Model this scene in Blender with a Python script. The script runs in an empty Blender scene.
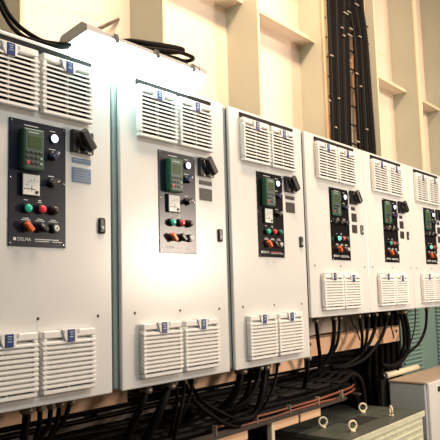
import bpy, bmesh, math, random
from mathutils import Vector, Matrix
random.seed(7)
SC = bpy.context.scene
COL = SC.collection

# ------------------------------------------------------------------ camera
YAW, PITCH, ROLL, CD, FPX = 0.8885093, 0.1125152, -0.0278967, 1.62393, 640.0
cy, sy = math.cos(YAW), math.sin(YAW)
_f = Vector((sy, cy, 0)); _r = Vector((cy, -sy, 0)); _u = Vector((0, 0, 1))
FW = _f * math.cos(PITCH) + _u * math.sin(PITCH)
_u2 = _u * math.cos(PITCH) - _f * math.sin(PITCH)
RT = _r * math.cos(ROLL) + _u2 * math.sin(ROLL)
UP = _u2 * math.cos(ROLL) - _r * math.sin(ROLL)
CAMP = Vector((0, -CD, 0))
cam = bpy.data.cameras.new('camera'); camo = bpy.data.objects.new('camera', cam); COL.objects.link(camo)
M4 = Matrix((RT, UP, -FW)).transposed().to_4x4(); M4.translation = CAMP
camo.matrix_world = M4
cam.sensor_width = 36; cam.lens = FPX / 440 * 36; cam.clip_start = 0.05
SC.camera = camo

def at(u, v, Y):
    """point of the plane Y=const seen along one measured direction"""
    ray = FW + RT * ((u - 220) / FPX) + UP * ((220 - v) / FPX)
    return CAMP + ray * ((Y + CD) / ray.y)

# ------------------------------------------------------------------ light
SC.view_settings.view_transform = 'Standard'; SC.view_settings.look = 'None'
SC.view_settings.gamma = 1; SC.view_settings.use_curve_mapping = False
SC.view_settings.exposure = 0.0
w = bpy.data.worlds.new('world'); SC.world = w; w.use_nodes = True
w.node_tree.nodes['Background'].inputs[0].default_value = (1.0, 0.84, 0.66, 1)
w.node_tree.nodes['Background'].inputs[1].default_value = 0.13

def area(name, loc, aim, sx, sy_, energy, color):
    l = bpy.data.lights.new(name, 'AREA'); l.shape = 'RECTANGLE'; l.size = sx; l.size_y = sy_
    l.energy = energy; l.color = color
    o = bpy.data.objects.new(name, l); COL.objects.link(o); o.location = loc
    o.rotation_euler = (Vector(aim) - Vector(loc)).to_track_quat('-Z', 'Y').to_euler()
    return o
area('warm_flood_light', (4.03, -2.27, 0.34), (2.6, 0, 0.1), .35, 0.5, 60, (1.0, 0.82, 0.67))
area('cool_front_fill', (0.9, -2.7, 2.4), (1.2, 0, 0.1), 1.6, 0.5, 34, (0.82, 0.97, 1.0))  # added fill, no such lamp seen; cool light for the left cabinet fronts
area('warm_right_fill', (5.3, -2.1, 2.2), (4.4, 0, 0.0), 1.6, 0.5, 82, (1.0, 0.80, 0.60))  # added warm fill that brightens the right-hand cabinets
area('warm_wall_fill', (2.1, -0.8, 2.9), (2.3, 0.5, 1.1), 1.4, 0.4, 125, (1.0, 0.68, 0.46))  # added fill, invented to make the wall brighter than the doors

# ------------------------------------------------------------------ materials
def mat(name, color, rough=.5, metal=0., emit=None, es=0., noise=0., nscale=30., bump=0., spec=None, stretch=None, c2=None):
    m = bpy.data.materials.new(name); m.use_nodes = True
    nt = m.node_tree; b = nt.nodes['Principled BSDF']
    b.inputs['Base Color'].default_value = (*color, 1); b.inputs['Roughness'].default_value = rough
    b.inputs['Metallic'].default_value = metal
    if spec is not None: b.inputs['Specular IOR Level'].default_value = spec
    if emit: b.inputs['Emission Color'].default_value = (*emit, 1); b.inputs['Emission Strength'].default_value = es
    if noise or bump or c2:
        tc = nt.nodes.new('ShaderNodeTexCoord'); mp = nt.nodes.new('ShaderNodeMapping')
        nt.links.new(tc.outputs['Object'], mp.inputs[0])
        if stretch: mp.inputs['Scale'].default_value = stretch
        n = nt.nodes.new('ShaderNodeTexNoise'); n.inputs['Scale'].default_value = nscale; n.inputs['Detail'].default_value = 4
        nt.links.new(mp.outputs[0], n.inputs['Vector'])
        if noise or c2:
            r = nt.nodes.new('ShaderNodeValToRGB')
            lo = c2 if c2 else tuple(c * (1 - noise) for c in color)
            r.color_ramp.elements[0].position = .3; r.color_ramp.elements[1].position = .65
            r.color_ramp.elements[0].color = (*lo, 1); r.color_ramp.elements[1].color = (*color, 1)
            nt.links.new(n.outputs['Fac'], r.inputs[0]); nt.links.new(r.outputs[0], b.inputs['Base Color'])
        if bump:
            bp = nt.nodes.new('ShaderNodeBump'); bp.inputs['Strength'].default_value = bump; bp.inputs['Distance'].default_value = .002
            nt.links.new(n.outputs['Fac'], bp.inputs['Height']); nt.links.new(bp.outputs[0], b.inputs['Normal'])
    return m
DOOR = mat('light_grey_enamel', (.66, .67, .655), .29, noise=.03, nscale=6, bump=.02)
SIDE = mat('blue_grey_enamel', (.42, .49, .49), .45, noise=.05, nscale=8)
GRILLE = mat('white_grille_plastic', (.77, .77, .745), .5)
DARK = mat('dark_opening', (.012, .011, .01), .8)
BLACK = mat('black_plastic', (.012, .012, .013), .35)
RUBBER = mat('black_rubber_strip', (.008, .008, .010), .6, spec=.2)
NAVY = mat('dark_navy_panel', (.008, .012, .026), .30, spec=.45)
GLOSSY = mat('black_panel', (.006, .005, .006), .20, spec=.3)
BLUE = mat('blue_badge', (.012, .03, .18), .4)
BLUEKNOB = mat('blue_black_knob', (.012, .02, .07), .35)
KEYPAD = mat('green_keypad', (.012, .075, .036), .42)
KEYFACE = mat('grey_green_keypad_face', (.04, .075, .06), .4)
SCREEN = mat('lcd_screen', (.05, .085, .035), .25)
KEYS = mat('dark_keys', (.012, .016, .016), .4)
KEYL = mat('pale_keys', (.35, .5, .42), .4)
LED = mat('red_key', (.5, .03, .03), .4)
WHITE = mat('white_paint_print', (.75, .76, .76), .5)
PALE = mat('meter_face', (.72, .73, .70), .4)
PILOT = mat('lit_pilot_lamp', (.9, .92, 1), .3, emit=(.66, .72, 1.0), es=2.2)
GREEN = mat('green_lens', (.012, .36, .22), .25, emit=(.02, .6, .36), es=.25)
GREENLIT = mat('lit_green_lens', (.05, .6, .35), .25, emit=(.1, 1, .55), es=1.3)
TEAL = mat('teal_lens', (.01, .13, .11), .25)
RED = mat('red_lens', (.62, .03, .045), .25, emit=(.8, .04, .06), es=.2)
DKLENS = mat('dark_lens', (.035, .012, .014), .3)
ORANGE = mat('orange_knob', (.75, .13, .015), .35)
CHROME = mat('chrome', (.75, .75, .73), .22, metal=1)
PLATEB = mat('blue_grey_name_plate', (.11, .19, .32), .35)
PLATEBR = mat('dark_brown_name_plate', (.022, .016, .013), .4, spec=.3)
PRINTDIM = mat('dim_plate_print', (.13, .11, .09), .5)
PRINTRED = mat('red_print', (.5, .05, .06), .5)
WALL = mat('cream_wall_paint', (.84, .71, .585), .5, noise=.06, nscale=3, bump=.03)
WEB = mat('cream_paint_shaded_green', (.50, .51, .41), .5, noise=.07, nscale=3)  # same cream paint as the wall; shade and green lamp tint mixed in
EDGE = mat('cream_edge_paint', (.78, .69, .48), .5)
RAIL = mat('cream_rail_paint', (.90, .58, .36), .5, noise=.10, nscale=9)
CABLE = mat('black_cable_jacket', (.004, .0036, .0036), .6, spec=.08)
CABLEG = mat('charcoal_cable_jacket', (.009, .008, .008), .55, spec=.14)
COPPER = mat('orange_brown_cable_jacket', (.21, .06, .024), .45)
TIE = mat('pale_cable_tie', (.42, .36, .28), .5)
STEEL = mat('galvanised_tray', (.10, .08, .065), .5, metal=.6, noise=.3, nscale=20)
BRASS = mat('brass_gland', (.22, .19, .15), .45, metal=.6)
LAMPG = mat('grey_lamp_housing', (.42, .43, .41), .5)
LAMPE = mat('lit_lamp_diffuser', (.9, .95, .95), .4, emit=(.78, 1.0, .90), es=22)
BOXG = mat('dark_green_box_paint', (.075, .088, .073), .5, noise=.2, nscale=12)
BOXF = mat('lit_green_box_front', (.62, .64, .48), .5, noise=.2, nscale=40, bump=.1)  # box green made paler, warm light on the front put in the colour
GREY = mat('blue_grey_cabinet_paint', (.36, .41, .43), .45, noise=.06, nscale=7)
LOUV = mat('sea_green_cabinet_paint', (.21, .33, .29), .45, noise=.06, nscale=7)
FLOOR = mat('dark_red_deck_paint', (.07, .045, .035), .55, noise=.3, nscale=5)
MESHW = mat('warm_tan_top', (.42, .33, .25), .5, noise=.25, nscale=14, stretch=(1, 12, 1))

# ------------------------------------------------------------------ mesh helpers
class MB:
    def __init__(s): s.bm = bmesh.new(); s.mats = []
    def _mi(s, m):
        if m not in s.mats: s.mats.append(m)
        return s.mats.index(m)
    def box(s, x0, x1, y0, y1, z0, z1, m, bev=0, seg=1):
        vs = [s.bm.verts.new((x, y, z)) for x in (x0, x1) for y in (y0, y1) for z in (z0, z1)]
        idx = [(0, 1, 3, 2), (4, 6, 7, 5), (0, 4, 5, 1), (2, 3, 7, 6), (0, 2, 6, 4), (1, 5, 7, 3)]
        fs = [s.bm.faces.new([vs[i] for i in q]) for q in idx]
        mi = s._mi(m)
        for f in fs: f.material_index = mi
        if bev:
            es = list({e for f in fs for e in f.edges})
            r = bmesh.ops.bevel(s.bm, geom=es, offset=bev, segments=seg, profile=.5, affect='EDGES')
            for f in r['faces']: f.material_index = mi
        return s
    def prism(s, poly, x0, x1, m):
        """poly: (y,z) profile, extruded along x"""
        a = [s.bm.verts.new((x0, y, z)) for y, z in poly]; b = [s.bm.verts.new((x1, y, z)) for y, z in poly]
        mi = s._mi(m); n = len(poly)
        fs = [s.bm.faces.new(a), s.bm.faces.new(b[::-1])]
        fs += [s.bm.faces.new((a[i], b[i], b[(i + 1) % n], a[(i + 1) % n])) for i in range(n)]
        for f in fs: f.material_index = mi
        return s
    def lathe(s, prof, m, n=18, axis='y', c=(0, 0, 0), mats=None):
        """prof: (r, h) along the axis; y axis points out of a door (towards -y)"""
        rings = []
        for r, h in prof:
            ring = []
            for k in range(n):
                t = 2 * math.pi * k / n; a, b = r * math.cos(t), r * math.sin(t)
                p = (a, -h, b) if axis == 'y' else ((a, b, h) if axis == 'z' else (h, a, b))
                ring.append(s.bm.verts.new((p[0] + c[0], p[1] + c[1], p[2] + c[2])))
            rings.append(ring)
        for j in range(len(rings) - 1):
            mi = s._mi(mats[j] if mats else m)
            for k in range(n):
                f = s.bm.faces.new((rings[j][k], rings[j][(k + 1) % n], rings[j + 1][(k + 1) % n], rings[j + 1][k])); f.material_index = mi; f.smooth = True
        f = s.bm.faces.new(rings[-1]); f.material_index = s._mi(mats[-1] if mats else m)
        f = s.bm.faces.new(rings[0][::-1]); f.material_index = s._mi(mats[0] if mats else m)
        return s
    def tube(s, pts, r, m, n=8, samples=6, spline=True):
        P = [Vector(p) for p in pts]
        if spline and len(P) > 2:
            Q = [P[0] * 2 - P[1]] + P + [P[-1] * 2 - P[-2]]; out = []
            for i in range(1, len(Q) - 2):
                for k in range(samples):
                    t = k / samples; a, b, c, d = Q[i - 1], Q[i], Q[i + 1], Q[i + 2]
                    out.append(.5 * (2 * b + (c - a) * t + (2 * a - 5 * b + 4 * c - d) * t * t + (3 * b - a - 3 * c + d) * t ** 3))
            out.append(P[-1]); P = out
        rings = []; ref = Vector((.31, .52, .79))
        prev = None
        for i, p in enumerate(P):
            t = (P[min(i + 1, len(P) - 1)] - P[max(i - 1, 0)]).normalized()
            if prev is None: nx = t.cross(ref).normalized()
            else: nx = (prev - t * prev.dot(t)).normalized()
            prev = nx; ny = t.cross(nx)
            rings.append([s.bm.verts.new(p + nx * (r * math.cos(2 * math.pi * k / n)) + ny * (r * math.sin(2 * math.pi * k / n))) for k in range(n)])
        mi = s._mi(m)
        for j in range(len(rings) - 1):
            for k in range(n):
                f = s.bm.faces.new((rings[j][k], rings[j][(k + 1) % n], rings[j + 1][(k + 1) % n], rings[j + 1][k])); f.material_index = mi; f.smooth = True
        for rg in (rings[0][::-1], rings[-1]):
            f = s.bm.faces.new(rg); f.material_index = mi
        return s
    def mesh(s, name):
        bmesh.ops.recalc_face_normals(s.bm, faces=s.bm.faces)
        me = bpy.data.meshes.new(name); s.bm.to_mesh(me); s.bm.free()
        for m in s.mats: me.materials.append(m)
        return me

def obj(name, me, parent=None, loc=(0, 0, 0), rot=(0, 0, 0), label=None, kind=None):
    if isinstance(me, MB): me = me.mesh(name)
    o = bpy.data.objects.new(name, me); COL.objects.link(o)
    o.location = loc; o.rotation_euler = rot
    if parent: o.parent = parent
    if label: o['label'] = label
    if kind: o['kind'] = kind
    return o
def tag(o, label, cat, group=None):
    o['label'] = label; o['category'] = cat
    if group: o['group'] = group
    return o
def thing(name, label, cat, loc=(0, 0, 0), group=None):
    return tag(obj(name, None, loc=loc), label, cat, group)
CACHE = {}
def cached(key, fn):
    if key not in CACHE: CACHE[key] = fn().mesh(key.split('|')[0])
    return CACHE[key]
def text_mesh(body, size, m, name):
    cu = bpy.data.curves.new(name, 'FONT'); cu.body = body; cu.size = size; cu.extrude = .0004
    o = bpy.data.objects.new(name, cu); COL.objects.link(o)
    dg = bpy.context.evaluated_depsgraph_get(); dg.update()
    me = bpy.data.meshes.new_from_object(o.evaluated_get(dg)); bpy.data.objects.remove(o)
    me.materials.clear(); me.materials.append(m)
    return me

# ------------------------------------------------------------------ setting
FZ = -1.25      # deck level
WY = 0.515       # hull plating
fl = obj('floor', MB().box(-3, 9, -6, WY, FZ - .05, FZ, FLOOR), kind='structure')
wall = obj('wall_back', MB().box(-2, 9, WY, WY + .02, FZ, 3.2, WALL), kind='structure')
WEBS = [0.52, 1.27, 2.005, 2.745, 3.52, 4.22, 4.98, 5.72, 6.46, 7.2]
for i, x in enumerate(WEBS):
    obj('hull_frame', MB().box(x - .006, x + .006, .305, WY, -.05, 3.2, WEB), wall)
    if x < 4.9:
        obj('frame_edge', MB().box(x - .007, x + .012, .298, .305, -.05, 3.2, EDGE, .002), wall)
    else:
        obj('frame_flange', MB().box(x - .01, x + .055, .292, .304, -.05, 3.2, EDGE, .002), wall)
for a, b in zip(WEBS[1:-1], WEBS[2:]):
    obj('stringer_shelf', MB().box(a + .006, b - .006, .40, WY, 1.60, 1.612, WALL).box(a + .006, b - .006, .396, .402, 1.592, 1.616, EDGE), wall)
    obj('plate_seam', MB().prism([(WY - .004, 1.90), (WY, 1.893), (WY, 1.907)], a + .006, b - .006, EDGE), wall)
# rails that carry the cabinets
def mount_rail(x0, x1, z0, z1, y0, y1, label):
    t = thing('mounting_rail', label, 'rail', (x0, 0, 0))
    m = MB().box(0, x1 - x0, y0, y0 + .006, z0, z1, RAIL, .0015).box(0, x1 - x0, y0, y1, z1 - .006, z1, RAIL)
    obj('channel', m, t)
    for x in (.05, x1 - x0 - .05):
        obj('bolt', MB().lathe([(.011, 0), (.011, .006), (.006, .009)], STEEL, 6), t, (x, y0, (z0 + z1) / 2 + .018))
    return t
mount_rail(.75, 1.715, -.408, -.30, .25, .30, 'orange-brown lit rail under the leftmost grey cabinet')
mount_rail(2.03, 2.40, -.410, -.30, .25, .30, 'short peach rail end under the second cabinet from the left')
mount_rail(2.67, 2.99, -.413, -.30, .25, .30, 'peach rail showing under the right half of the third cabinet')
mount_rail(3.0, 4.225, -.363, -.262, .25, .30, 'long peach rail behind the loose cables under the fourth and fifth cabinets')

# ------------------------------------------------------------------ cabinet kit
def grille_parts(cab, x, z, wd, ht, p=.022):
    """vent grille at door face; x,z = lower left corner"""
    key = 'vent_grille|%.3f|%.3f' % (wd, ht)
    bs, bt, bb = .015, .022, .013
    def frame():
        m = MB()
        for a in ((0, wd, 0, bb), (0, wd, ht - bt, ht), (0, bs, bb, ht - bt), (wd - bs, wd, bb, ht - bt)):
            m.box(a[0], a[1], -p, 0, a[2], a[3], GRILLE, .003)
        m.box(wd / 2 - .0022, wd / 2 + .0022, -p + .007, -.004, bb, ht - bt, GRILLE)
        return m
    g = obj('vent_grille', cached(key, frame), cab, (x, 0, z))
    obj('dark_backing', cached('dark_backing|%.3f' % wd, lambda: MB().box(.006, wd - .006, -.003, -.0005, .006, ht - .006, DARK)), g)
    n = 11; pitch = (ht - bt - bb + .004) / n
    def slat():
        t = .0062
        return MB().prism([(-.0035, .0085), (-p + .002, .001), (-p - .002, -.001), (-p - .002, -.001 - t), (-.0035, .0085 - t)], -.0025, wd + .0015, GRILLE)
    sm = cached('slat|%.3f' % wd, slat)
    for k in range(n - 1):
        obj('slat', sm, g, (0, 0, bb + pitch * (k + .95)))
    def holder():
        m = MB(); c = wd / 2
        a = [(c - .034, ht - .004), (c + .034, ht - .004), (c + .018, ht - .040), (c - .018, ht - .040)]
        va = [m.bm.verts.new((q[0], -p - .004, q[1])) for q in a]; vb = [m.bm.verts.new((q[0], -.004, q[1])) for q in a]
        mi = m._mi(GRILLE)
        for f in ([va[::-1]] + [[va[i], va[(i + 1) % 4], vb[(i + 1) % 4], vb[i]] for i in range(4)]):
            m.bm.faces.new(f).material_index = mi
        for sx in (-1, 1):
            m.box(c + sx * .027 - .003, c + sx * .027 + .003, -p - .0048, -p - .0035, ht - .018, ht - .007, SIDE)
        return m
    obj('badge_holder', cached('badge_holder|%.3f' % wd, holder), g)
    def badge():
        c = wd / 2
        m = MB().box(c - .0135, c + .0135, -p - .006, -p - .003, ht - .042, ht - .005, BLUE, .0012)
        for zz, ww in ((ht - .014, .007), (ht - .021, .005), (ht - .028, .007)):
            m.box(c - ww, c + ww, -p - .0066, -p - .0058, zz, zz + .0025, KEYL)
        return m
    obj('badge', cached('badge|%.3f' % wd, badge), g, label='small blue badge on the white grille')

def knob_part(cab, name, x, z, turn, bodym, pointer=True, parent=None, hx=.0075, L=.0165):
    base = obj(name, cached('switch_bezel', lambda: MB().lathe([(.0145, 0), (.0145, .006), (.0125, .009), (.011, .010)], BLACK, 18)), cab, (x, -.003, z))
    def kn():
        m = MB().box(-hx, hx, -.026, -.009, -L, L, bodym, .003, 2)
        if pointer: m.box(-.0012, .0012, -.0266, -.0258, .004, L - .002, WHITE)
        return m
    obj('knob', cached('knob|' + bodym.name, kn), base, rot=(0, turn, 0))
    return base
def push_part(cab, x, z, m, lit=False):
    base = obj('push_button', cached('button_bezel', lambda: MB().lathe([(.0145, 0), (.0145, .010), (.013, .013), (.0115, .013)], BLACK, 18)), cab, (x, -.003, z))
    obj('button_cap', cached('button_cap|' + m.name, lambda: MB().lathe([(.0112, .011), (.0112, .018), (.0095, .021), (.004, .0225)], m, 18)), base)

DELMA = None
def cabinet(X, W, zb, zt, label, big, px, gr_top, gr_bot, panelm, platem, meter, plates, lock, greenm, thirdm, screws, redprint=False, closed=False):
    """one wall cabinet: parts in coordinates measured from the lower left corner of the door face"""
    cab = thing('control_cabinet', label, 'cabinet', (X, 0, 0), None)
    H0, H1 = zb, zt
    off = .012 if big else .003
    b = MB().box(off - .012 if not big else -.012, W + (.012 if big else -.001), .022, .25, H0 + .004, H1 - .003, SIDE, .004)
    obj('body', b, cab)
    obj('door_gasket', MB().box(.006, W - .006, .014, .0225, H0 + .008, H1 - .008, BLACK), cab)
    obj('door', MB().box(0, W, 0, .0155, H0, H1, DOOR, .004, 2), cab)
    for (x, z, wd, ht) in gr_top + gr_bot: grille_parts(cab, x, z, wd, ht)
    x0 = gr_top[0][0]; x1 = gr_top[1][0] + gr_top[1][2] + .004
    zt0 = gr_top[0][1] + gr_top[0][3]
    obj('vent_strip', MB().prism([(0, zt0 + .002), (-.006, zt0 + .002), (-.010, zt0 + .020), (0, zt0 + .026)], x0, x1, RUBBER), cab, label='black strip above the two upper grilles')
    # control plate
    PW, PB, PT = .202, .149, .5275
    pl = obj('control_plate', MB().box(px, px + PW, -.003, 0, PB, PT, panelm, .0008), cab)
    for sx in (.008, PW - .008):
        for sz in (PB + .008, (PB + PT) / 2 + .01, PT - .008):
            obj('plate_screw', cached('plate_screw', lambda: MB().lathe([(.0032, 0), (.003, .0012), (.001, .0018)], CHROME, 8)), pl, (px + sx, -.003, sz))
    dx = px - .184
    # printed captions on the plate
    cap = MB()
    def bar(x, z, wd, m=WHITE, h=.0022): cap.box(px + x - wd / 2, px + x + wd / 2, -.0036, -.0028, z, z + h, m)
    bar(.152, .5085, .020); bar(.150, .4515, .024); bar(.147, .3665, .022); bar(.075, .5115, .05)
    bar(.058, .286, .014); bar(.106, .288, .012); bar(.106, .2825, .014)
    for cx in (.058, .107, .155):
        bar(cx, .2315, .020); bar(cx, .2265, .032)
    bar(.132, .1705, .085, PRINTRED if redprint else WHITE, .0026); bar(.120, .1650, .060, WHITE, .002); bar(.165, .1650, .045, WHITE, .002)
    cap.box(px + .017, px + .026, -.0036, -.0028, .166, .175, WHITE)
    obj('printed_captions', cap, pl, label='small white captions printed on the plate', kind='stuff')
    global DELMA
    if DELMA is None: DELMA = text_mesh('DELMA', .0145, WHITE, 'brand_lettering')
    obj('brand_lettering', DELMA, pl, (px + .030, -.0034, .1655), (math.pi / 2, 0, 0), label='white DELMA lettering')
    # keypad
    kx, kz0, kz1, kw, kd = (px + .033, .373, .498, .070, .031) if meter else (px + .012, .378, .508, .088, .016)
    kp = obj('drive_keypad', MB().box(kx, kx + kw, -kd + .001, -.003, kz0, kz1, KEYPAD, .004, 2), cab)
    obj('keypad_face', MB().box(kx + .004, kx + kw - .004, -kd - .0002, -kd + .002, kz0 + .005, kz1 - .005, KEYFACE, .001), kp)
    obj('screen', MB().box(kx + .012, kx + kw - .012, -kd - .0012, -kd + .0005, kz1 - .058, kz1 - .022, SCREEN, .0006), kp, label='green display window')
    obj('keypad_print', MB().box(kx + .014, kx + .05, -kd - .0008, -kd + .0002, kz1 - .014, kz1 - .011, KEYL), kp)
    kk = cached('key', lambda: MB().box(-.0055, .0055, -.0335, -.0305, -.004, .004, KEYS, .001))
    for r in range(3):
        for c in range(4):
            if r == 2 and c == 0:
                obj('stop_key', cached('stop_key', lambda: MB().box(-.006, .006, -.0338, -.0305, -.005, .005, LED, .001)), kp, (kx + .0125, .031 - kd, kz0 + .020), label='red key')
                continue
            if c == 3 and r > 0:
                obj('start_key', cached('start_key', lambda: MB().box(-.004, .004, -.0338, -.0305, -.003, .003, KEYL, .001)), kp, (kx + .0125 + .015 * c, .031 - kd, kz0 + .052 - .016 * r))
                continue
            obj('key', kk, kp, (kx + .0125 + .015 * c, .031 - kd, kz0 + .052 - .016 * r))
    # pilot lamp
    ph = obj('pilot_light', cached('pilot_bezel', lambda: MB().lathe([(.0145, 0), (.0145, .005), (.0128, .008)], BLACK, 20)), cab, (px + .154, -.003, .486))
    obj('lens', cached('pilot_lens', lambda: MB().lathe([(.0128, .006), (.0125, .010), (.009, .0135), (.004, .015)], PILOT, 20)), ph, label='lit white lens')
    knob_part(cab, 'selector_switch', px + .150, .431, .75, BLUEKNOB)
    knob_part(cab, 'selector_switch', px + .148, .346, 1.15, BLACK)
    if meter:
        mx = px + .038
        am = obj('ammeter', MB().box(mx, mx + .064, -.013, -.003, .298, .366, BLACK, .002), cab)
        obj('dial_face', MB().box(mx + .003, mx + .061, -.0142, -.012, .301, .363, PALE, .001), am, label='white dial face')
        sc = MB()
        for k in range(7):
            t = math.radians(150 - 20 * k); c = Vector((mx + .042, 0, .315))
            for rr in (.030, .033): sc.box(c.x + rr * math.cos(t) - .001, c.x + rr * math.cos(t) + .001, -.0147, -.014, c.z + rr * math.sin(t) - .001, c.z + rr * math.sin(t) + .001, BLACK)
        sc.box(mx + .005, mx + .045, -.0147, -.014, .318, .3200, BLACK)
        sc.box(mx + .032, mx + .0335, -.0147, -.014, .312, .330, BLACK)
        obj('scale_and_needle', sc, am, kind='stuff')
        obj('adjuster', MB().lathe([(.005, 0), (.005, .003), (.003, .004)], BLACK, 10, c=(mx + .05, -.014, .311)), am)
    else:
        for xx in (.03, .09):
            knob_part(cab, 'selector_switch', px + xx, .350, .5, BLACK)
    push_part(cab, px + .058, .261, greenm); push_part(cab, px + .107, .262, RED); push_part(cab, px + .152, .262, thirdm)
    knob_part(cab, 'selector_switch', px + .059, .206, -.75, ORANGE, False)
    knob_part(cab, 'selector_switch', px + .108, .207, -.9, BLACK)
    ks = obj('key_switch', cached('key_switch_bezel', lambda: MB().lathe([(.0145, 0), (.0145, .010), (.0125, .013)], BLACK, 18)), cab, (px + .157, -.003, .207))
    obj('key_barrel', cached('key_barrel', lambda: MB().lathe([(.0095, .011), (.0095, .016), (.008, .0175)], PALE, 16).box(-.0012, .0012, -.0182, -.017, -.005, .005, BLACK)), ks, label='pale key barrel')
    # main switch
    qx = px + .222
    ds = obj('disconnect_switch', MB().box(qx - .003, qx + .084, -.016, 0, .456, .530, BLACK, .003).box(qx + .018, qx + .026, -.0166, -.0155, .456, .520, CHROME)
             .box(qx + .058, qx + .074, -.0166, -.0155, .456, .462, LAMPG), cab)
    obj('hub', MB().lathe([(.026, .015), (.026, .026), (.022, .030)], BLACK, 20, c=(qx + .042, 0, .496)), ds)
    obj('rotary_handle', MB().box(-.016, .016, -.046, -.025, -.037, .037, BLACK, .006, 2), ds, (qx + .042, 0, .496), (0, -.62, 0))
    for i, (z0, z1, w0, w1) in enumerate(plates):
        np_ = obj('name_plate', MB().box(qx + w0, qx + w1, -.0018, 0, z0, z1, platem, .0005), cab)
        pr = MB(); k = 0; zz = z1 - .006
        while zz > z0 + .004:
            ww = (w1 - w0) * (.38 if k % 2 else .44); c = qx + (w0 + w1) / 2
            pr.box(c - ww, c + ww, -.0023, -.0016, zz - .0012, zz, LAMPG if platem is PLATEB else PRINTDIM); zz -= .0085; k += 1
        obj('print_lines', pr, np_, kind='stuff')
    lk = obj('door_lock', MB().box(lock[0] - .0135, lock[0] + .0135, -.008, 0, lock[1] - .026, lock[1] + .026, BLACK, .006, 2), cab)
    obj('key_slot', MB().lathe([(.006, .007), (.006, .0095), (.004, .010)], LAMPG, 10, c=(lock[0], 0, lock[1] - .008)), lk)
    for (x, z) in screws:
        obj('door_screw', cached('door_screw', lambda: MB().lathe([(.0048, 0), (.0045, .0015), (.002, .0025)], STEEL, 10)), cab, (x, 0, z))
    return cab

GT = [(.076, .557, .196, .190), (.288, .557, .194, .190)]
GB = [(.080, -.284, .194, .184), (.292, -.284, .194, .184)]
BS = [(.060, -.062), (.288, -.062), (.515, -.064)]
P2 = [(.424, .441, .006, .082), (.362, .410, .006, .082)]
BIGARGS = dict(W=.574, zb=-.3155, zt=.7845, big=True, px=.184, gr_top=GT, gr_bot=GB, meter=True, lock=(.53, .228), screws=BS)
cabs = []
cabs.append(cabinet(X=.8475, label='leftmost large grey control cabinet, cut off by the left edge, navy control plate', panelm=NAVY, platem=PLATEB, plates=P2, greenm=GREEN, thirdm=DKLENS, **BIGARGS))
cabs.append(cabinet(X=1.4635, label='large grey control cabinet directly under the glowing tube lamp, second from the left', panelm=NAVY, platem=PLATEBR, plates=P2, greenm=GREEN, thirdm=DKLENS, **BIGARGS))
cabs.append(cabinet(X=2.074, label='third large grey control cabinet, right of the lamp, whose bottom hangs below its right neighbour', panelm=GLOSSY, platem=PLATEBR, plates=P2, greenm=GREEN, thirdm=TEAL, redprint=True, **BIGARGS))
GTS = [(.094, .557, .200, .190), (.306, .557, .192, .190)]
GBS = [(.102, -.103, .192, .181), (.306, -.103, .182, .181)]
SS = [(.05, .118), (.31, .118), (.58, .118)]
P3 = [(.424, .442, .014, .058), (.362, .408, .014, .072), (.300, .345, .014, .072)]
SMALL = dict(W=.6245, zb=-.135, zt=.7845, big=False, px=.220, gr_top=GTS, gr_bot=GBS, meter=False, lock=(.567, .322), screws=SS, panelm=GLOSSY, platem=PLATEBR, plates=P3)
cabs.append(cabinet(X=2.675, label='shorter grey cabinet below the black cable trunks, with a lit green button', greenm=GREENLIT, thirdm=TEAL, **SMALL))
cabs.append(cabinet(X=3.3022, label='shorter grey cabinet fifth from the left, red button brightest on its black plate', greenm=GREEN, thirdm=TEAL, **SMALL))
cabs.append(cabinet(X=3.9297, label='rightmost grey cabinet, cut off by the right edge of the view', greenm=GREENLIT, thirdm=TEAL, **SMALL))

# ------------------------------------------------------------------ tube lamp on top of the second cabinet
lamp = thing('tube_lamp', 'glowing white tube lamp with grey housing lying on the cabinet tops', 'lamp', (1.258, -.022, .823))
lamp.rotation_euler = (math.radians(-10), 0, 0)
L = .56
obj('diffuser', MB().prism([(-.068, .0), (-.068, -.012), (-.058, -.036), (-.036, -.048), (.036, -.048), (.058, -.036), (.068, -.012), (.068, .0)], .0, L, LAMPE), lamp, label='glowing white diffuser')
obj('housing', MB().prism([(-.071, .0005), (.071, .0005), (.071, .014), (.050, .030), (-.050, .030), (-.071, .014)], -.002, L + .002, LAMPG), lamp)
for x0, x1 in ((-.012, .05), (L - .03, L + .01)):
    obj('end_cap', MB().prism([(-.075, -.004), (.075, -.004), (.075, .016), (.054, .036), (-.054, .036), (-.075, .016)], x0, x1, LAMPG), lamp)
for x in (.10, .29, .48):
    obj('clip', MB().box(x, x + .02, -.078, -.071, -.014, .020, CHROME, .002), lamp)
for x in (.13, .44):
    obj('bracket', MB().box(x, x + .03, -.03, .03, .030, .044, LAMPG, .003), lamp)
a = at(98, 29, .0); b = at(119, 19, .55)
arm = obj('bracket_arm', MB().tube([a, (a + b) / 2, b], .008, STEEL, 6, spline=False))
tag(arm, 'thin brown strut running from the tube lamp back to the wall', 'strut')

# ------------------------------------------------------------------ cables
def cable(pts, r, label, group=None, m=CABLE, name='cable', samples=6, n=8):
    o = obj(name, MB().tube(pts, r, m, n, samples))
    return tag(o, label, 'cable', group)
def pc(l): return [at(u, v, Y) for u, v, Y in l]
cable(pc([(-6, -14, .15), (1.5, 0, .14), (8, 13, .13), (20, 27, .11), (40, 40, .06), (55, 43.5, .03), (72, 45, .0)]), .0075, 'upper of two black supply cables curving down to the lamp at top left')
cable(pc([(-12, -10, .15), (-2, 2, .14), (4, 14, .13), (13, 28, .11), (26, 38, .07), (45, 43.5, .04), (62, 47, .02), (74, 47, .01)]), .0075, 'lower of two black supply cables curving down to the lamp at top left')
cable(pc([(118, 42, .03), (132, 41.5, .0), (150, 44, -.02), (168, 46.5, -.02), (180, 49, -.01), (182, 51, .0), (172, 52, .02), (150, 50, .05)]), .011, 'thick black cable lying along the lamp top')
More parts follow.
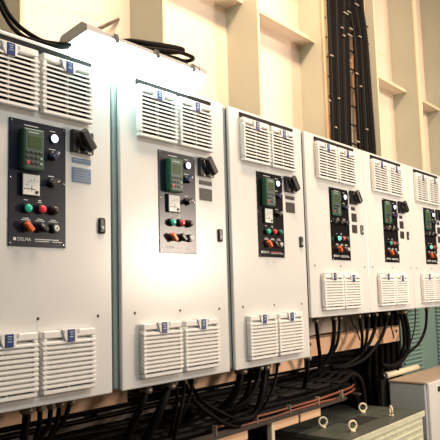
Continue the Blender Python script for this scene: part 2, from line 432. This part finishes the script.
cable(pc([(126, 47, .0), (140, 48, -.03), (160, 50, -.05), (178, 52, -.05), (190, 56, -.03), (193, 59, -.01), (186, 61, .02), (170, 59, .05)]), .008, 'black cable looped over the right end of the lamp')
cable(pc([(142, 55, -.04), (156, 55, -.05), (170, 56, -.05), (182, 60, -.04), (188, 65, -.02), (196, 72, .0), (199, 78, .02)]), .005, 'thin dark cable ending at the lamp right cap')
cable(pc([(146, 60, -.045), (158, 58, -.05), (172, 60, -.05), (180, 66, -.04), (186, 68, -.02)]), .006, 'grey plug cable lying on the lamp housing', m=LAMPG)
# vertical trunks on the wall
ORD = ['first', 'second', 'third', 'fourth', 'fifth', 'sixth', 'seventh', 'eighth', 'ninth', 'tenth', 'eleventh']
def trunk(us_top, us_bot, mid, n, r, Y, label, group):
    for i in range(n):
        t = i / (n - 1) if n > 1 else .5
        jit = random.uniform(-.004, .004)
        top = at(us_top[0] + (us_top[1] - us_top[0]) * t, -14, Y); bot = at(us_bot[0] + (us_bot[1] - us_bot[0]) * t, 146, Y)
        m1 = at(mid[0] + (mid[1] - mid[0]) * t, 40, Y); low = Vector((bot.x, Y, .42))
        top.z = 2.3; m1.y += jit
        q = top.copy(); q.z = 1.95
        cable([top, q, m1, m1.lerp(bot, .5), bot, low], r * random.uniform(.9, 1.12), ORD[i] + ' ' + label, group, CABLE if i % 3 else CABLEG, samples=4)
trunk((327.5, 349), (333, 350), (329.5, 347.5), 9, .0125, .272, 'black cable from the left in the left-hand wall trunk', 'left wall trunk cables')
trunk((329, 348), (334, 349), (331, 347), 6, .0125, .292, 'black cable from the left, rear layer of the left-hand wall trunk', 'left wall trunk rear cables')
trunk((347, 361), (359, 374), (354.5, 366.5), 7, .0125, .272, 'black cable from the left in the right-hand wall trunk', 'right wall trunk cables')
trunk((348, 360), (360.5, 373), (356, 366), 5, .0125, .292, 'black cable from the left, rear layer of the right-hand wall trunk', 'right wall trunk rear cables')
lad = thing('cable_ladder', 'dark vertical cable ladder behind the black wall trunks', 'ladder')
for u in (328, 349, 358, 372):
    a = at(u + (2 if u < 350 else 0), 139, .31); obj('side_bar', MB().box(a.x - .005, a.x + .005, .312, .326, .3, 2.3, RAIL), lad)
for z in (.95, 1.08, 1.21, 1.34, 1.47, 1.6, 1.73, 1.86):
    a = at(331, 139, .31); b = at(374, 139, .31); obj('rung', MB().box(a.x, b.x, .306, .313, z, z + .012, STEEL), lad)
TIES = [(332, 55, 2.4), (329.5, 100, 2), (346, 12, 4), (349, 11, 2.5), (357, 3.5, 3), (342, 27, 2), (351, 28, 2.5), (344, 35, 2), (350, 34, 4), (360, 36, 2), (357, 73, 2), (361, 86, 1.6), (367, 129, 1.8), (358, 141, 3), (336, 127, 1.6), (339, 98, 1.6)]
for u, v, wpx in TIES:
    a = at(u - wpx / 2, v, .256); b = at(u + wpx / 2, v, .256)
    tag(obj('cable_tie', MB().box(a.x, b.x, .252, .262, a.z - .004, a.z + .004, TIE, .0015)), 'pale cable tie end standing out on the black wall trunks', 'cable tie', 'ties on the wall trunks')

# horizontal tray below the cabinets
tray = thing('cable_tray', 'dark horizontal cable tray full of black cables below the cabinets', 'tray', (0, 0, 0))
TZ = -.575
obj('side_rail', MB().box(.6, 3.10, .072, .078, TZ - .01, TZ + .018, STEEL), tray)
obj('side_rail', MB().box(.6, 3.35, .46, .466, TZ - .01, TZ + .018, STEEL), tray)
for k in range(17):
    x = .7 + k * .16; obj('rung', MB().box(x, x + .03, .078, .46, TZ - .008, TZ, STEEL), tray)
for (x0, x1) in ((1.3, 2.26), (2.455, 2.665), (2.68, 2.87)):
    obj('support_plate', MB().box(x0, x1, .09, .098, -.63, TZ - .012, RAIL, .002), tray, label='peach painted support plate below the tray')
obj('post', MB().box(2.43, 2.455, .085, .11, FZ, TZ - .012, EDGE, .002), tray, label='pale upright post')
obj('post', MB().box(1.30, 1.325, .085, .11, FZ, TZ - .012, EDGE, .002), tray)
for i in range(11):
    y = .115 + i * .032; z = TZ + .018 + random.uniform(0, .012) + (.012 if i % 2 else 0)
    pts = [(.55, y, z)]
    for k in range(1, 9): pts.append((.55 + k * .32, y + random.uniform(-.009, .009), z + random.uniform(-.004, .012)))
    xe = 3.18 + .03 * i
    pts += [(xe, y + .02, z + .008), (xe + .18, y + .05, z - .03), (xe + .27, y + .07, z - .14), (xe + .29, y + .08, z - .35)]
    cable(pts, .0145, ORD[i] + ' black cable from the front lying lengthwise in the tray', 'tray cables', CABLE if i % 4 != 2 else CABLEG)
for i in range(5):
    y = .15 + i * .055; z = TZ + .062
    pts = [(1.9 + .1 * i, y, z - .03)] + [(2.1 + k * .28, y + random.uniform(-.008, .008), z + random.uniform(0, .012)) for k in range(5)]
    pts += [(3.42, y + .05, z + .02), (3.56, y + .06, z - .05), (3.62, y + .07, z - .3)]
    cable(pts, .014, ORD[i] + ' charcoal cable from the front on top of the tray bundle', 'upper tray cables', CABLEG)
for i in range(2):
    y = .078 - i * .004; z = TZ + .035 - i * .021
    pts = [(2.02 + .12 * i, y + .03, z - .012), (2.2, y, z)] + [(2.2 + .2 * k, y + random.uniform(-.003, .003), z + random.uniform(-.004, .004)) for k in range(1, 5)] + [(3.2, y + .02, z + .004), (3.34, y + .07, z)]
    cable(pts, .0055, 'orange-brown cable along the front of the tray, ' + ('upper one' if i == 0 else 'lower one'), None, COPPER)
for x in (2.02, 2.3, 2.56, 2.82, 3.06):
    obj('tie', MB().box(x, x + .006, .066, .09, TZ + .004, TZ + .046, TIE, .002), tray, label='pale tie')
    obj('strap', MB().box(x + .01, x + .024, .09, .45, TZ + .074, TZ + .079, CABLE), tray)
# cable bank added to keep the hull behind the rails dark
bank = thing('cable_hanger', 'dark steel hanger bars carrying the added cable bank on the hull below the cabinets', 'hanger')
for x in (1.05, 1.75, 2.5, 3.25): obj('hanger_bar', MB().box(x, x + .03, .47, .50, -.62, -.28, STEEL), bank)
for i in range(9):
    z = -.29 - i * .040
    pts = [(.5 + k * .4, .438 + random.uniform(-.012, .008), z + random.uniform(-.002, .002)) for k in range(9)] + [(4.05, .45, z - .05), (4.16, .46, z - .25), (4.18, .46, z - .6)]
    cable(pts, .0185, ORD[i] + ' black cable from the top, added to darken the hull behind the rails', 'added hull bank cables', CABLE if i % 3 else CABLEG)
for i in range(10):  # added uprights, hide a bright patch left of the louvres
    x = 3.96 + i * .045; y = .36 - (i % 2) * .03
    cable([(x, y, -.07), (x + .01, y, -.2), (x - .01, y - .005, -.4), (x - .02, y, -.7), (x - .02, y, -1.1)], .020, ORD[i] + ' upright black cable from the left, added to darken the gap beside the louvred cabinet', 'added upright cables beside the louvres')
for i in range(6):  # more added rows so the low background stays dark
    z = -.66 - i * .040
    cable([(2.2 + k * .35, .41 + random.uniform(-.01, .01), z + random.uniform(-.002, .002)) for k in range(6)], .0185, ORD[i] + ' black cable from the top, added to darken the hull behind the transformer box', 'added low bank cables')
tag(obj('steel_angle', MB().box(1.0, 2.05, .29, .296, -.475, -.455, STEEL).box(1.0, 2.05, .29, .32, -.461, -.455, STEEL)), 'thin brownish steel angle above the tray cables at lower left', 'angle bar')

# drop cables from the cabinet bottoms, with a gland each
def drop(ci, path, r, label, m=CABLE, gland=True):
    pts = pc(path)
    zb = -.3155 if ci < 3 else -.135
    top = pts[0].copy(); top.z = zb - .004
    pts[0] = top + Vector((0, 0, -.012))
    if gland:
        obj('cable_gland', MB().lathe([(r * 1.25, -.034), (r * 1.7, -.030), (r * 1.7, -.016), (r * 1.35, -.014), (r * 1.35, .010)], BRASS if m is not CABLEG else BLACK, 10, 'z'), cabs[ci], (top.x - cabs[ci].location.x, top.y, zb))
    cable(pts, r, label)
Yc = .10
D1 = 'under the leftmost cabinet'; D2 = 'under the second cabinet'; D3 = 'under the third cabinet'; D4 = 'under the fourth cabinet'; D5 = 'under the fifth cabinet'; D6 = 'under the rightmost cabinet'
drop(0, [(27, 409, .1), (26, 424, .1), (24, 440, .1), (23, 460, .12)], .013, 'thick black cable hanging straight down near the left edge ' + D1)
drop(0, [(40, 408, .1), (39.5, 424, .1), (35, 440, .12), (30, 458, .14)], .008, 'first thin black cable right of the thick one ' + D1)
drop(0, [(51, 406, .1), (48.5, 425, .1), (38, 441, .12), (26, 458, .14)], .008, 'second thin black cable right of the thick one ' + D1)
drop(0, [(60, 404, .1), (57, 421, .1), (47, 441, .12), (36, 458, .14)], .008, 'third thin black cable right of the thick one ' + D1)
drop(0, [(71, 402, .1), (64, 420, .1), (50, 437, .12), (38, 456, .14)], .008, 'rightmost thin black cable curving left ' + D1)
drop(1, [(146, 387, .06), (142, 404, .05), (133, 423, .08), (124, 445, .12)], .014, 'thick black cable slanting down at the left ' + D2)
drop(1, [(169, 383, .06), (162, 405, .04), (152, 427, .06), (140, 450, .1)], .016, 'thickest black cable slanting down ' + D2)
drop(1, [(175, 382, .1), (177, 402, .08), (171, 432, .1), (166, 450, .14)], .007, 'thin black cable nearly straight beside the thickest one ' + D2)
drop(1, [(184, 380, .1), (182.5, 402, .06), (176, 430, .06), (171, 450, .1)], .008, 'black cable dropping steeply ' + D2)
drop(1, [(193, 378, .1), (190, 397, .08), (183, 414, .08), (172, 436, .12)], .006, 'thin black cable in front of the short peach rail ' + D2)
drop(1, [(181, 381, .18), (195, 402, .1), (211, 415, .06), (228, 425, .06), (240, 426, .08), (252, 418, .12)], .009, 'black cable sagging to the right across the tray, lower one, ' + D2)
drop(1, [(186, 380, .2), (200, 399, .12), (220, 412, .08), (238, 419, .08), (250, 413, .14)], .008, 'black cable sagging to the right across the tray, upper one, ' + D2)
drop(2, [(241, 370, .08), (238.5, 385, .07), (231, 399, .1), (220, 410, .14)], .017, 'thick black cable at the left corner ' + D3)
drop(2, [(259.5, 366, .08), (256, 385, .06), (246, 401, .07), (232, 409, .1), (215, 414, .14)], .012, 'black cable bending left, first of the middle pair ' + D3)
drop(2, [(265, 365, .07), (262.5, 391, .04), (254, 415, .05), (236, 421, .07), (216, 427, .12)], .014, 'black cable bending left, second of the middle pair ' + D3)
drop(2, [(269, 364, .1), (267, 385, .07), (262, 402, .08), (250, 416, .12)], .006, 'thin black cable behind the middle pair ' + D3)
drop(2, [(278, 362, .1), (274, 385, .07), (264, 406, .08), (252, 417, .12)], .007, 'thin black cable right of the middle pair ' + D3)
drop(2, [(251, 368, .12), (249, 384, .1), (245, 396, .12), (238, 405, .16)], .008, 'black cable between the left corner and the middle pair ' + D3)
drop(2, [(308.0, 356, .1), (307, 372, .1), (304, 388, .14)], .011, 'short black cable at the right corner ' + D3)
drop(3, [(315.5, 317, .1), (318, 340, .09), (320, 360, .12), (318, 376, .16)], .010, 'black cable dropping straight at the left corner ' + D4)
drop(3, [(333.8, 316, .1), (333.8, 336, .08), (330, 354, .1), (318, 371, .14), (306, 380, .18)], .011, 'black cable curving down left, longer of two, ' + D4)
drop(3, [(339.8, 315, .1), (338, 340, .08), (331.5, 355, .1), (320, 370, .14)], .008, 'black cable curving down left, beside the longer one, ' + D4)
drop(3, [(358.6, 314, .1), (362, 333, .08), (361.5, 349, .1), (357, 362, .14)], .009, 'black cable right of centre ' + D4)
drop(3, [(368, 313, .09), (367, 335, .07), (363, 352, .08), (352, 364, .12)], .009, 'black cable at the right corner ' + D4)
drop(3, [(351, 314.5, .16), (352, 322, .15), (357, 331, .15), (360, 340, .16)], .004, 'thin pale wire in the middle ' + D4, LAMPG)
drop(4, [(375.5, 312.5, .1), (374.5, 330, .08), (367, 347, .08), (357, 358, .1), (343, 366, .12), (331, 366, .16)], .010, 'black cable sweeping far left ' + D5)
drop(4, [(387.5, 311.5, .08), (385, 328, .07), (378, 343, .06), (364, 359, .07), (346, 367, .1), (331, 368, .15)], .010, 'black cable sweeping left in a long arc over the tray ' + D5)
drop(4, [(389, 311.5, .14), (391, 326, .14), (394, 338, .16)], .004, 'thin dark wire in front of the rail end ' + D5)
drop(4, [(403.5, 310.5, .08), (408, 330, .06), (408, 348, .06), (402, 360, .08), (393, 366, .1), (381, 365, .14)], .015, 'thickest black cable hanging at the right corner ' + D5)
drop(5, [(415.5, 309.5, .1), (414.5, 328, .1), (410, 344, .1), (403, 358, .12)], .004, 'thin pale wire at the left corner ' + D6, LAMPG)
drop(5, [(426.8, 309, .08), (425.5, 328, .06), (419, 343, .05), (408, 353.5, .06), (399, 366, .1), (396, 378, .14)], .009, 'black cable bowing left ' + D6)
drop(4, [(400, 311, .12), (404, 330, .10), (404, 346, .1), (398, 362, .12), (394, 380, .14)], .012, 'black cable close behind the thickest one ' + D5)

# ------------------------------------------------------------------ transformer box
bx0, bx1, by0, by1, bz = 2.75, 3.62, -.14, .37, -.70
# (kept clear of the tray: it stands in front of and below it)
tb = thing('transformer_box', 'dark green steel box with four lifting eyes on its lid at lower right', 'transformer', (bx0, 0, 0))
wd = bx1 - bx0
obj('case', MB().box(.012, wd - .012, by0 + .012, by1 - .012, FZ, bz - .02, BOXG, .004), tb)
obj('lid', MB().box(0, wd, by0, by1, bz - .022, bz, BOXG, .003), tb)
obj('lid_edge', MB().box(.0, wd, by0 - .004, by0 + .001, bz - .03, bz + .001, BOXF, .001), tb, label='lid edge with warm light painted in as pale green')  # lit front colour carried onto the lid edge
fp = obj('front_panel', MB().box(.02, wd - .02, by0 + .004, by0 + .013, FZ + .05, bz - .035, BOXF, .002), tb, label='ribbed front panel with warm light painted in as pale green')
for k in range(12):
    z = bz - .06 - k * .035; obj('rib', cached('rib', lambda: MB().box(.04, wd - .04, -.006, 0, 0, .014, BOXF, .002)), fp, (0, by0 + .004, z))
def eye():
    m = MB().lathe([(.014, 0), (.014, .008), (.008, .010)], EDGE, 12, 'z')
    pts = [(.022 * math.cos(t), 0, .031 + .021 * math.sin(t)) for t in [2 * math.pi * k / 20 for k in range(21)]]
    m.tube(pts, .0055, EDGE, 8, 1, False); return m
for k, (x, y, rz) in enumerate(((2.92, .11, -.6), (2.915, -.06, -.5), (3.38, .12, -.7), (3.38, -.05, .75))):
    obj('lifting_eye', cached('lifting_eye', eye), tb, (x - bx0, y, bz), (0, 0, rz), label='pale steel lifting eye')
obj('lid_opening', MB().box(3.08 - bx0, 3.30 - bx0, -.02, .10, bz - .001, bz + .0015, DARK), tb, label='dark square opening in the lid')
obj('front_bolt', MB().lathe([(.03, 0), (.03, .01), (.02, .016)], BLACK, 14, 'y', c=(.0, 0, 0)), tb, (-.0, by0 + .2, bz - .08), (0, 0, -math.pi / 2))

# ------------------------------------------------------------------ grey cabinet at the right
gx, gz, gy0, gy1 = 3.70, -.555, -.13, .10
gc = thing('floor_cabinet', 'blue-grey floor cabinet with tan top and pale front at the lower right corner', 'cabinet', (gx, 0, 0))
obj('case', MB().box(0, 1.1, gy0 + .012, gy1, FZ, gz - .012, GREY, .003), gc)
obj('top', MB().box(-.004, 1.104, gy0 + .004, gy1 + .004, gz - .012, gz, MESHW, .002), gc, label='tan slatted top')
obj('door', MB().box(.028, 1.08, gy0 - .004, gy0 + .012, FZ + .08, gz - .010, DOOR, .003), gc, label='pale peach-lit door')
obj('door_slot', MB().box(.16, .32, gy0 - .0055, gy0 - .003, gz - .075, gz - .045, DARK), gc)
pr = thing('pipe_rail', 'cream pipe with a dark end on a black upright behind the grey cabinet', 'pipe', (3.64, .12, -.53))
obj('pipe', MB().tube([(.05, 0, 0), (.54, 0, 0)], .019, EDGE, 14, spline=False), pr)
obj('pipe_end', MB().tube([(0, 0, 0), (.052, 0, 0)], .019, BLACK, 14, spline=False), pr)
obj('upright', MB().box(0, .075, .0, .03, FZ + .53, -.015, BLACK, .003), pr)
# louvred cabinet behind
lc = thing('louvred_cabinet', 'sea-green louvred cabinet standing behind the loose cables at right', 'cabinet', (4.44, .33, 0))
obj('case', MB().box(0, 2.3, 0, WY - .335, FZ, .1, LOUV, .004), lc)
lv = cached('louvre', lambda: MB().prism([(0, .016), (-.020, 0), (-.018, -.003), (0, .004)], 0, .34, LOUV))
for c, x in enumerate((.01, .67, 1.33)):
    for k in range(22):
        obj('louvre', lv, lc, (x, 0, -.17 - k * .029))
obj('panel_joint', MB().box(.86, .866, -.002, .002, FZ, .1, DARK), lc)
